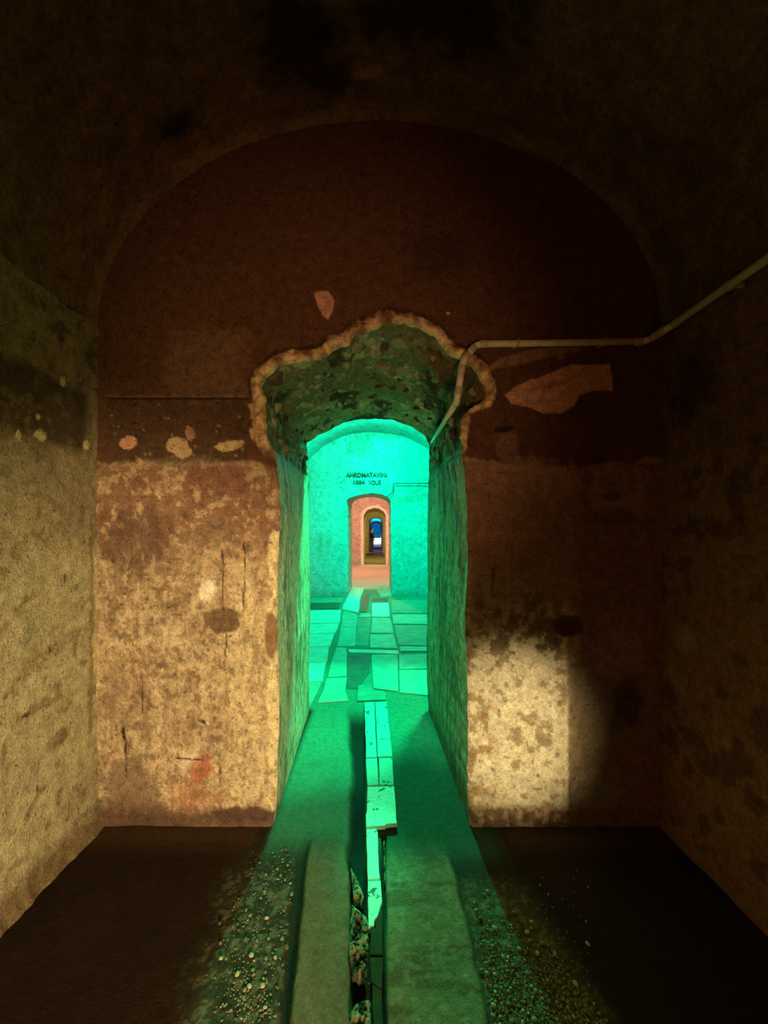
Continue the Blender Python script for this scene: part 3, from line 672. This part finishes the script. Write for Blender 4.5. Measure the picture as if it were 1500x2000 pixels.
# slabs of the second room (floor pixels), (points, tone, height)
for pts, k, h in (
    ([(570, 1192), (667, 1191), (664, 1216), (560, 1218)], 0, 0.02), ([(560, 1219), (663, 1217), (655, 1236), (552, 1238)], 0, 0.016),
    ([(552, 1239), (654, 1237), (644, 1262), (540, 1264)], 0, 0.02), ([(540, 1265), (643, 1263), (638, 1292), (525, 1296)], 0, 0.014), ([(525, 1297), (637, 1293), (630, 1330), (510, 1334)], 0, 0.018), ([(510, 1335), (629, 1331), (606, 1378), (500, 1380)], 1, 0.014),
    ([(671, 1192), (698, 1200), (694, 1262), (660, 1262)], 1, 0.010), ([(688, 1146), (712, 1148), (703, 1170), (700, 1196), (668, 1189), (676, 1170)], 0, 0.022),
    ([(560, 1168), (672, 1167), (667, 1176), (560, 1178)], 2, 0.02), ([(560, 1179), (666, 1177), (662, 1189), (560, 1190)], 3, 0.012),
    ([(658, 1264), (676, 1264), (678, 1278), (678, 1320), (640, 1322), (648, 1290)], 1, 0.012), ([(638, 1324), (677, 1322), (674, 1348), (680, 1368), (620, 1372), (632, 1346)], 1, 0.010),
    ([(700, 1207), (724, 1206), (720, 1262), (692, 1260)], 2, 0.006), ([(704, 1198), (725, 1197), (725, 1205), (700, 1205)], 1, 0.02), ([(714, 1160), (722, 1160), (720, 1180), (716, 1196), (703, 1194), (706, 1172)], 3, 0.004),
    ([(727, 1178), (759, 1177), (762, 1204), (726, 1204)], 0, 0.022), ([(727, 1206), (762, 1206), (769, 1236), (724, 1236)], 1, 0.016), ([(724, 1238), (769, 1238), (776, 1266), (722, 1264)], 1, 0.02),
    ([(764, 1172), (900, 1172), (900, 1198), (765, 1197)], 2, 0.014), ([(765, 1200), (900, 1200), (905, 1219), (768, 1218)], 1, 0.02), ([(769, 1220), (905, 1221), (915, 1262), (779, 1260)], 2, 0.012), ([(781, 1262), (915, 1264), (920, 1272), (782, 1271)], 1, 0.02),
    ([(680, 1268), (778, 1270), (778, 1276), (682, 1274)], 0, 0.024),
    ([(678, 1280), (723, 1279), (722, 1312), (700, 1345), (677, 1345)], 3, 0.002),
    ([(725, 1278), (776, 1278), (779, 1350), (730, 1344)], 1, 0.018), ([(778, 1279), (920, 1274), (925, 1305), (780, 1306)], 1, 0.014), ([(780, 1308), (925, 1307), (940, 1370), (781, 1351)], 1, 0.018),
    ([(700, 1338), (724, 1336), (730, 1347), (754, 1352), (754, 1366), (697, 1368)], 2, 0.022),
    ([(738, 1142), (765, 1144), (766, 1163), (744, 1165), (736, 1154)], 1, 0.02),
    ([(728, 1168), (758, 1168), (757, 1175), (726, 1174)], 3, 0.006)):
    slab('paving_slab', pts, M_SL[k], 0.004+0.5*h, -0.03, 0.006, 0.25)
# boards over the gutter in the passage
TB = 0.03
for pts, m in (([(712, 1372), (731, 1371), (736, 1478), (715, 1479)], M_BOARD2), ([(733, 1371), (755, 1370), (766, 1477), (738, 1478)], M_BOARD2),
               ([(715, 1481), (737, 1480), (739, 1533), (717, 1534)], M_BOARD2), ([(739.5, 1480), (766, 1479), (770, 1533), (741, 1533)], M_BOARD2),
               ([(717, 1536), (770, 1535), (775, 1600), (776, 1609), (754, 1610), (752, 1613), (715, 1614), (714, 1588), (717, 1585)], M_BOARD)):
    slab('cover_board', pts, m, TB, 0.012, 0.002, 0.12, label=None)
for pts, m, l in (([(715, 1618), (734, 1617), (738, 1622), (738, 1645), (741, 1700), (742, 1717), (718, 1717), (716, 1650)], M_BOARD, 'kerb stone with bright green light painted in'),
                  ([(718, 1719), (743, 1719), (746, 1760), (738, 1790), (731, 1798), (730, 1809), (720, 1810), (719, 1760)], M_BOARD, 'kerb stone with bright green light painted in'),
                  ([(724, 1812), (732, 1811), (733, 1800), (747, 1766), (748, 1864), (722, 1864)], M_KERB, 'dark green kerb stone with shade painted in'),
                  ([(722, 1867), (748, 1867), (746, 1930), (738, 1928), (724, 1916)], M_KERB, 'dark green kerb stone with shade painted in'),
                  ([(727, 1920), (746, 1934), (749, 2060), (730, 2060)], M_KERB, 'dark green kerb stone with shade painted in')):
    slab('kerb_stone', pts, m, 0.026, -0.06, 0.0015, 0.05, label=l)  # kerb colours hold the lit strip and the shade past its end

# crusted mortar lumps along the gutter
def crust(pts, seed, hgt):
    P = np.array([fl(a, b)[:2] for a, b in pts])
    x0, y0 = P.min(0); x1, y1 = P.max(0); st = 0.0025
    a, b = np.arange(x0, x1, st), np.arange(y0, y1, st)
    X, Y = [q.ravel() for q in np.meshgrid(a, b, indexing='ij')]; q = np.stack([X, Y], 1)
    ins = inside(q, P); d = dist_poly(q, P)
    n = fbm(X*45, Y*34, seed, 5, seed, 0.65); n2 = fbm(X*120, Y*90, seed, 3, seed)
    Z = np.where(ins, np.minimum(d*0.6, 0.4*hgt), -0.02)*np.clip(0.8+2.2*n+0.8*n2, -0.6, 2)-0.003
    fc = grid_faces(len(a), len(b)); fc = fc[ins[fc].any(1)]
    used = np.zeros(len(X), bool); used[fc.ravel()] = True; idx = -np.ones(len(X), int); idx[used] = np.arange(used.sum())
    t = np.clip(0.4+2.2*n+0.8*n2, 0, 1)[:, None]; c = np.array((0.03, 0.025, 0.015))*(1-t)+np.array((0.36, 0.36, 0.20))*t
    o = make_mesh('mortar_crust', np.stack([X, Y, Z], 1)[used], idx[fc], c[used], M_TUN, floor)
    return o
crust([(684, 1690), (700, 1720), (712, 1752), (706, 1765), (690, 1752)], 3, 0.02)
crust([(688, 1765), (716, 1790), (724, 1812), (722, 1870), (724, 1918), (744, 1936), (746, 1950), (728, 1950), (712, 1918), (690, 1905), (681, 1868), (682, 1820)], 5, 0.03)
crust([(680, 1985), (694, 1960), (716, 1950), (728, 1944), (731, 2060), (680, 2060)], 7, 0.03)
crust([(868, 1668), (878, 1662), (888, 1700), (892, 1748), (884, 1752), (876, 1720)], 9, 0.014)
crust([(748, 1640), (752, 1640), (754, 1720), (750, 1730)], 11, 0.01)

# ------------------------------------------------------------------ pebbles
M_PEB = [plain('pebble_grey', (0.22, 0.22, 0.14), 0.5, 0.3, 60), plain('pebble_pale', (0.46, 0.45, 0.28), 0.5, 0.25, 60), plain('pebble_brown', (0.15, 0.11, 0.06), 0.55, 0.3, 60)]
def pebble_mesh(seed, mat):
    bm = bmesh.new(); bmesh.ops.create_icosphere(bm, subdivisions=2, radius=0.5)
    r = random.Random(seed); d = [Vector((r.uniform(-1, 1), r.uniform(-1, 1), r.uniform(-1, 1))).normalized() for _ in range(5)]
    for v in bm.verts:
        k = 1
        for q in d: k *= 1-0.22*max(0, v.co.normalized().dot(q)-0.35)
        v.co = v.co*k; v.co.x *= 1.25; v.co.z *= 0.62
    me = bpy.data.meshes.new('pebble'); bm.to_mesh(me); bm.free(); me.materials.append(mat)
    me.polygons.foreach_set('use_smooth', [True]*len(me.polygons)); return me
PEB = [pebble_mesh(i, M_PEB[i % 3]) for i in range(9)]
def peb_spot():
    r = random.random()
    if r < 0.20:
        v = 1660+340*random.random()**0.8; u = random.gauss(np.interp(v, [1660, 2000], [545, 480]), 32)
        if u > np.interp(v, [1620, 2000], [588, 545]): return None
    elif r < 0.93:
        v = 1750+270*random.random()**0.45; lo = np.interp(v, [1700, 2000], [915, 962]); hi = np.interp(v, [1700, 2000], [960, 1190])
        u = lo+(hi-lo)*random.random()**1.3
    else:
        v = 1700+300*random.random(); u = 900+260*random.random()
        if u < np.interp(v, [1620, 1680, 1800, 2000], [858, 880, 912, 952]): return None
    return u, v
n = 0; taken = []
while n < 300:
    s = peb_spot()
    if not s: continue
    x, y, _ = fl(*s); sz = 0.007+0.012*random.random()**2.0
    if any((x-a)**2+(y-b)**2 < ((sz+c)*0.5)**2 for a, b, c in taken): continue
    taken.append((x, y, sz))
    k = random.choice((0, 0, 1, 0, 2, 0, 1, 2)); me = PEB[random.choice([i for i in range(9) if i % 3 == k])]
    o = bpy.data.objects.new('pebble', me); C.objects.link(o); o.parent = floor
    o.location = (x, y, sz*0.16+0.004); o.scale = (sz, sz*random.uniform(0.8, 1.15), sz); o.rotation_euler = (random.uniform(-.2, .2), random.uniform(-.2, .2), random.uniform(0, 6.3)); n += 1
gv, gf = [], []
base_v = np.array([(0, 0, .5), (.5, 0, 0), (0, .5, 0), (-.5, 0, 0), (0, -.5, 0)]); base_f = [(0, 1, 2), (0, 2, 3), (0, 3, 4), (0, 4, 1)]
while len(gv) < 2600:
    s = peb_spot()
    if not s: continue
    x, y, _ = fl(*s); sz = 0.003+0.006*random.random(); a = random.random()*6.3
    R = np.array([(math.cos(a), -math.sin(a), 0), (math.sin(a), math.cos(a), 0), (0, 0, 1)])
    gv.append((base_v*np.array((sz*random.uniform(.8, 1.5), sz, sz*0.9)))@R.T+np.array((x, y, 0.003))); gf.append(np.array(base_f)+5*(len(gv)-1))
gv = np.vstack(gv); gf = np.vstack(gf)
make_mesh('gravel', gv, gf, None, M_PEB[0], floor, 'stuff', False)

# ------------------------------------------------------------------ rubble stones in the broken arch of the first passage
M_ST = [plain('rubble_olive', (0.28, 0.28, 0.16), 0.9, 0.4, 25, 1.0), plain('rubble_dark', (0.09, 0.07, 0.04), 0.9, 0.4, 25, 1.0), plain('rubble_pale', (0.42, 0.42, 0.25), 0.9, 0.35, 25, 1.0)]
def rock_mesh(seed, mat):
    bm = bmesh.new(); bmesh.ops.create_icosphere(bm, subdivisions=3, radius=0.5)
    r = random.Random(seed+50); d = [Vector((r.uniform(-1, 1), r.uniform(-1, 1), r.uniform(-1, 1))).normalized() for _ in range(9)]
    for v in bm.verts:
        nrm = v.co.normalized(); k = 1
        for q in d:
            t = nrm.dot(q)
            if t > 0.55: k *= 0.55/t*1.0 if 0.55/t > 0.72 else 0.72
        j = float(fbm(np.array([nrm.x*3]), np.array([nrm.y*3]), np.array([nrm.z*3+seed]), 3, seed)[0])
        v.co = nrm*0.5*k*(1+0.16*j)
    me = bpy.data.meshes.new('rubble_stone'); bm.to_mesh(me); bm.free(); me.materials.append(mat)
    me.polygons.foreach_set('use_smooth', [True]*len(me.polygons)); return me
ROCK = [rock_mesh(i, M_ST[i % 3]) for i in range(9)]
dv = np.zeros(len(door1.data.vertices)*3, np.float32); door1.data.vertices.foreach_get('co', dv); dv = dv.reshape(-1, 3)
cand = dv[(dv[:, 2] > 2.0) & (dv[:, 1] < 3.35) & (dv[:, 1] > 2.15)]
placed = []
tries = 0
while len(placed) < 150 and tries < 5000:
    tries += 1
    q = cand[random.randrange(len(cand))]; sz = random.uniform(0.05, 0.12)*(0.75+0.35*(q[1] < 2.5))
    if any((q[0]-a[0])**2+(q[1]-a[1])**2+(q[2]-a[2])**2 < ((sz+b)*0.42)**2 for a, b in placed): continue
    placed.append((q, sz)); k = random.choice((0, 0, 1, 0, 1, 2))
    o = bpy.data.objects.new('rubble_stone', ROCK[random.choice([i for i in range(9) if i % 3 == k])]); C.objects.link(o); o.parent = door1
    c = Vector((0, q[1], 1.6)); out = (Vector(q)-c).normalized()
    o.location = Vector(q)+out*sz*0.26; o.scale = (sz*random.uniform(1, 1.6), sz*random.uniform(.8, 1.2), sz*random.uniform(.7, 1.0)); o.rotation_euler = (random.uniform(-.5, .5), random.uniform(-.6, .6), random.uniform(0, 6.3))

# ------------------------------------------------------------------ conduit pipes
M_PIPE = plain('cream_conduit', (0.78, 0.68, 0.48), 0.45, 0.12, 30, 0.05, 0.5)
M_COUP = plain('conduit_coupling', (0.50, 0.42, 0.28), 0.45, 0.15, 30, 0.05, 0.5)
def thing(name, label, cat, loc=(0, 0, 0), group=None):
    o = bpy.data.objects.new(name, None); C.objects.link(o); o.location = loc
    o['label'] = label; o['category'] = cat
    if group: o['group'] = group
    return o
def tube(name, pts, r, mat, parent, seg=16, loc=Vector((0, 0, 0))):
    pts = [Vector(q)-loc for q in pts]; rings = []; bm = bmesh.new(); up = Vector((0.13, 0.31, 0.94)).normalized()
    for i, q in enumerate(pts):
        t = (pts[min(i+1, len(pts)-1)]-pts[max(i-1, 0)]).normalized(); a = t.cross(up).normalized(); b = a.cross(t)
        rr = r[i] if isinstance(r, (list, tuple)) else r
        rings.append([bm.verts.new(q+a*rr*math.cos(2*PI*k/seg)+b*rr*math.sin(2*PI*k/seg)) for k in range(seg)])
    for A, B in zip(rings, rings[1:]):
        for k in range(seg): bm.faces.new((A[k], A[(k+1) % seg], B[(k+1) % seg], B[k])).smooth = True
    bm.faces.new(rings[0][::-1]); bm.faces.new(rings[-1]); bmesh.ops.recalc_face_normals(bm, faces=bm.faces)
    me = bpy.data.meshes.new(name); bm.to_mesh(me); bm.free(); me.materials.append(mat)
    o = bpy.data.objects.new(name, me); C.objects.link(o); o.parent = parent; return o
def bez(a, c, b, n=10):
    a, b, c = Vector(a), Vector(b), Vector(c)
    return [a*(1-t)**2+c*2*t*(1-t)+b*t*t for t in [i/n for i in range(n+1)]]
def conduit(name, label, cat, corners, r, bend, parent_loc, rc=1.2, seg=16):
    t = thing(name, label, cat, parent_loc); L0 = Vector(parent_loc)
    P = [Vector(q) for q in corners]; cur = P[0]
    for i in range(1, len(P)-1):
        d0 = (P[i]-cur).normalized(); d1 = (P[i+1]-P[i]).normalized(); bb = bend[i-1]
        a = P[i]-d0*bb; b = P[i]+d1*bb
        tube('pipe_section', [cur, cur.lerp(a, .5), a], r, M_PIPE, t, seg, L0)
        tube('elbow', bez(a, P[i], b), r, M_PIPE, t, seg, L0)
        for q, d in ((a, d0), (b, d1)):
            tube('coupling', [q-d*r*1.1, q-d*r*0.9, q+d*r*0.9, q+d*r*1.1], [r*1.02, r*rc, r*rc, r*1.02], M_COUP, t, seg, L0)
        cur = b
    tube('pipe_section', [cur, cur.lerp(P[-1], .5), P[-1]], r, M_PIPE, t, seg, L0)
    return t
YP = 2.03
pc = [px(843, 866, 3.40), px(893, 783, 2.06), px(906, 697, 2.0), px(938, 672, YP), px(1275, 668, YP), (1.378, 1.90, 2.455), (1.378, -1.2, 2.455)]
pc = [pc[0], pc[1], px(903, 706, 2.02), px(930, 672, YP), px(1262, 667, YP), (1.378, 1.92, 2.46), (1.378, -1.5, 2.46)]
pipe = conduit('conduit_pipe', 'cream plastic conduit pipe along the front wall, bent down into the green lit passage', 'pipe', pc, 0.0165, [0.05, 0.035, 0.035, 0.04, 0.04], px(930, 672, YP), 1.17)
for q, ax in ((px(1010, 670, YP), 'x'), (px(1180, 668, YP), 'x'), ((1.378, 1.6, 2.46), 'y')):
    L0 = pipe.location; bm = bmesh.new()
    for k in range(13):
        a = 2*PI*k/12
    bmesh.ops.create_cone(bm, segments=14, radius1=0.020, radius2=0.020, depth=0.014, cap_ends=True)
    bmesh.ops.rotate(bm, verts=bm.verts, matrix=Matrix.Rotation(PI/2, 3, 'Y' if ax == 'x' else 'X'))
    g = bmesh.ops.create_cube(bm, size=1)
    for v in g['verts']: v.co = Vector((v.co.x*0.014, v.co.y*0.05+0.03, v.co.z*0.012)) if ax == 'x' else Vector((v.co.x*0.05+0.03, v.co.y*0.014, v.co.z*0.012))
    for v in bm.verts: v.co += Vector(q)-L0
    me = bpy.data.meshes.new('pipe_clip'); bm.to_mesh(me); bm.free(); me.materials.append(M_COUP)
    o = bpy.data.objects.new('pipe_clip', me); C.objects.link(o); o.parent = pipe
D2 = 9.36
M_PIPE = plain('grey_conduit', (0.10, 0.14, 0.11), 0.5, 0.12, 30); M_COUP = M_PIPE
p2 = [px(840, 944, D2), px(768, 944, D2), px(767, 962, D2), px(757, 969, D2), px(746, 971, D2+0.1), px(748, 972, D2+1.2)]
conduit('cable_conduit', 'thin conduit bent down the green lit wall into the top corner of its doorway', 'pipe', p2, 0.012, [0.04, 0.05, 0.02, 0.02], px(768, 944, D2), 1.05, 10)

# ------------------------------------------------------------------ painted letters over the second doorway
M_INK = plain('faded_paint', (0.13, 0.19, 0.15), 0.9, 0.5, 30)
def lettering(txt, a, b, wpx, hpx):
    cu = bpy.data.curves.new('painted_lettering', 'FONT'); cu.body = txt; cu.align_x = 'CENTER'; cu.align_y = 'CENTER'; cu.size = 1; cu.extrude = 0.0; cu.offset = 0.03
    o = bpy.data.objects.new('painted_lettering', cu); C.objects.link(o)
    bpy.context.view_layer.update(); dx, dy = o.dimensions.x, o.dimensions.y
    dg = bpy.context.evaluated_depsgraph_get(); me = bpy.data.meshes.new_from_object(o.evaluated_get(dg)); bpy.data.objects.remove(o)
    me.materials.clear(); me.materials.append(M_INK)
    co = np.zeros(len(me.vertices)*3, np.float32); me.vertices.foreach_get('co', co); co = co.reshape(-1, 3)
    bm = bmesh.new(); bm.from_mesh(me); ex = bmesh.ops.extrude_face_region(bm, geom=bm.faces[:])
    for v in [g for g in ex['geom'] if isinstance(g, bmesh.types.BMVert)]: v.co.z += 0.004
    bm.to_mesh(me); bm.free(); me.update()
    q = bpy.data.objects.new('painted_lettering', me); C.objects.link(q); q.parent = wall_2
    X0, _, Z0 = px(a, b, 9.43); k = D2/F
    q.location = (X0, 9.43, Z0); q.rotation_euler = (PI/2, 0, 0); q.scale = (wpx*k/dx, hpx*k/dy, 1)
    q['label'] = 'faded dark painted letters'
lettering('AHRDMATAVINI', 716, 928, 80, 9)
lettering('1004', 700.5, 942, 22, 8); lettering('VOUE', 732, 943, 24, 9)

# ------------------------------------------------------------------ step of the third doorway and the person standing there
def person():
    base = (px(726, 1081, 27.0)[0], 26.9, 0.0)
    t = thing('person', 'person in dark jacket and trousers standing sideways in the distant doorway', 'person', base)
    M_SKIN = plain('skin', (0.55, 0.32, 0.22), 0.6, 0.1, 20); M_CLOTH = plain('dark_cloth', (0.015, 0.015, 0.018), 0.9, 0.3, 30); M_HAIR = plain('dark_hair', (0.02, 0.014, 0.01), 0.7, 0.3, 60); M_SHOE = plain('dark_shoes', (0.03, 0.025, 0.02), 0.6, 0.2, 40); M_TR = plain('grey_trousers', (0.06, 0.055, 0.06), 0.9, 0.3, 30)
    def skin(name, verts, edges, radii, mat, root=0, lev=2):
        me = bpy.data.meshes.new(name); me.from_pydata(verts, edges, []); o = bpy.data.objects.new(name, me); C.objects.link(o); o.parent = t
        m = o.modifiers.new('skin', 'SKIN'); sv = me.skin_vertices[0].data
        for i, r in enumerate(radii): sv[i].radius = (r, r) if not isinstance(r, tuple) else r
        sv[root].use_root = True; m.use_smooth_shade = True
        s = o.modifiers.new('sub', 'SUBSURF'); s.levels = lev; s.render_levels = lev
        me.materials.append(mat); return o
    # facing +x (to the right of the photo), feet apart
    V = [(0, 0, .95), (0, 0, 1.10), (.0, 0, 1.28), (0, 0, 1.42), (.02, 0, 1.50), (.03, 0, 1.60), (.035, 0, 1.70),
         (0, .10, .90), (.06, .11, .50), (.02, .12, .09), (.16, .12, .04), (0, -.10, .90), (-.06, -.11, .50), (-.12, -.12, .09), (.02, -.12, .04),
         (0, .19, 1.40), (.02, .24, 1.12), (.16, .22, .96), (.22, .21, .93), (0, -.19, 1.40), (.06, -.24, 1.12), (.26, -.16, 1.18), (.32, -.14, 1.20)]
    E = [(0, 1), (1, 2), (2, 3), (3, 4), (4, 5), (5, 6), (0, 7), (7, 8), (8, 9), (9, 10), (0, 11), (11, 12), (12, 13), (13, 14), (3, 15), (15, 16), (16, 17), (17, 18), (3, 19), (19, 20), (20, 21), (21, 22)]
    R = [(.12, .14), (.11, .13), (.12, .15), (.09, .12), .052, .085, .075, .085, .058, .04, .03, .085, .058, .04, .03, .055, .042, .033, .028, .055, .042, .033, .028]
    skin('body', V, E, R, M_SKIN)
    skin('jacket', [V[0], V[1], V[2], V[3], V[15], V[16], (.13, .225, .99), V[19], V[20], (.22, -.175, 1.165), (0, 0, .84)], [(10, 0), (0, 1), (1, 2), (2, 3), (3, 4), (4, 5), (5, 6), (3, 7), (7, 8), (8, 9)],
         [(.145, .17), (.135, .16), (.145, .175), (.11, .14), .075, .058, .048, .075, .058, .048, (.15, .18)], M_CLOTH, 1)
    skin('trousers', [(0, 0, .95), V[7], V[8], (.02, .12, .10), V[11], V[12], (-.12, -.12, .10)], [(0, 1), (1, 2), (2, 3), (0, 4), (4, 5), (5, 6)], [(.125, .15), .10, .075, .065, .10, .075, .065], M_TR)
    for o in t.children: pass
    skin('hair', [(.0, 0, 1.73), (-.015, 0, 1.66), (-.04, 0, 1.56)], [(0, 1), (1, 2)], [.075, .088, .055], M_HAIR)
    for s, x in ((.12, .02), (-.12, -.12)):
        skin('shoe', [(x-.03, s, .05), (x+.06, s, .045), (x+.18, s, .035)], [(0, 1), (1, 2)], [.05, .045, .033], M_SHOE)
    skin('nose', [(.10, 0, 1.635), (.135, 0, 1.615)], [(0, 1)], [.012, .012], M_SKIN, 0, 1)
    for q, sg in (((.22, .21, .93), 1), ((.32, -.14, 1.20), 1)):
        for k in range(4):
            a = Vector(q)+Vector((.02, (k-1.5)*.018, 0)); skin('finger', [a, a+Vector((.045, 0, -.004)), a+Vector((.07-.008*abs(k-1.5), 0, -.022))], [(0, 1), (1, 2)], [.010, .009, .008], M_SKIN, 0, 1)
        a = Vector(q); skin('thumb', [a+Vector((-.005, .02, .01)), a+Vector((.03, .045, .012))], [(0, 1)], [.011, .009], M_SKIN, 0, 1)
person()

stairs = thing('stairs', 'white lit steps at the far end of the corridor', 'stairs', (0.1, 45.2, 0))
M_STEP = plain('pale_step', (0.75, 0.75, 0.75), 0.8, 0.15, 8)
for k in range(4):
    bm = bmesh.new(); bmesh.ops.create_cube(bm, size=1)
    for v in bm.verts: v.co = Vector((v.co.x*1.3, 0.32*k+0.16+v.co.y*0.31, 0.095*(k+1)+v.co.z*0.19*(k+1)))
    bmesh.ops.bevel(bm, geom=bm.edges[:], offset=0.015, segments=1, affect='EDGES')
    me = bpy.data.meshes.new('step'); bm.to_mesh(me); bm.free(); me.materials.append(M_STEP)
    o = bpy.data.objects.new('step', me); C.objects.link(o); o.parent = stairs
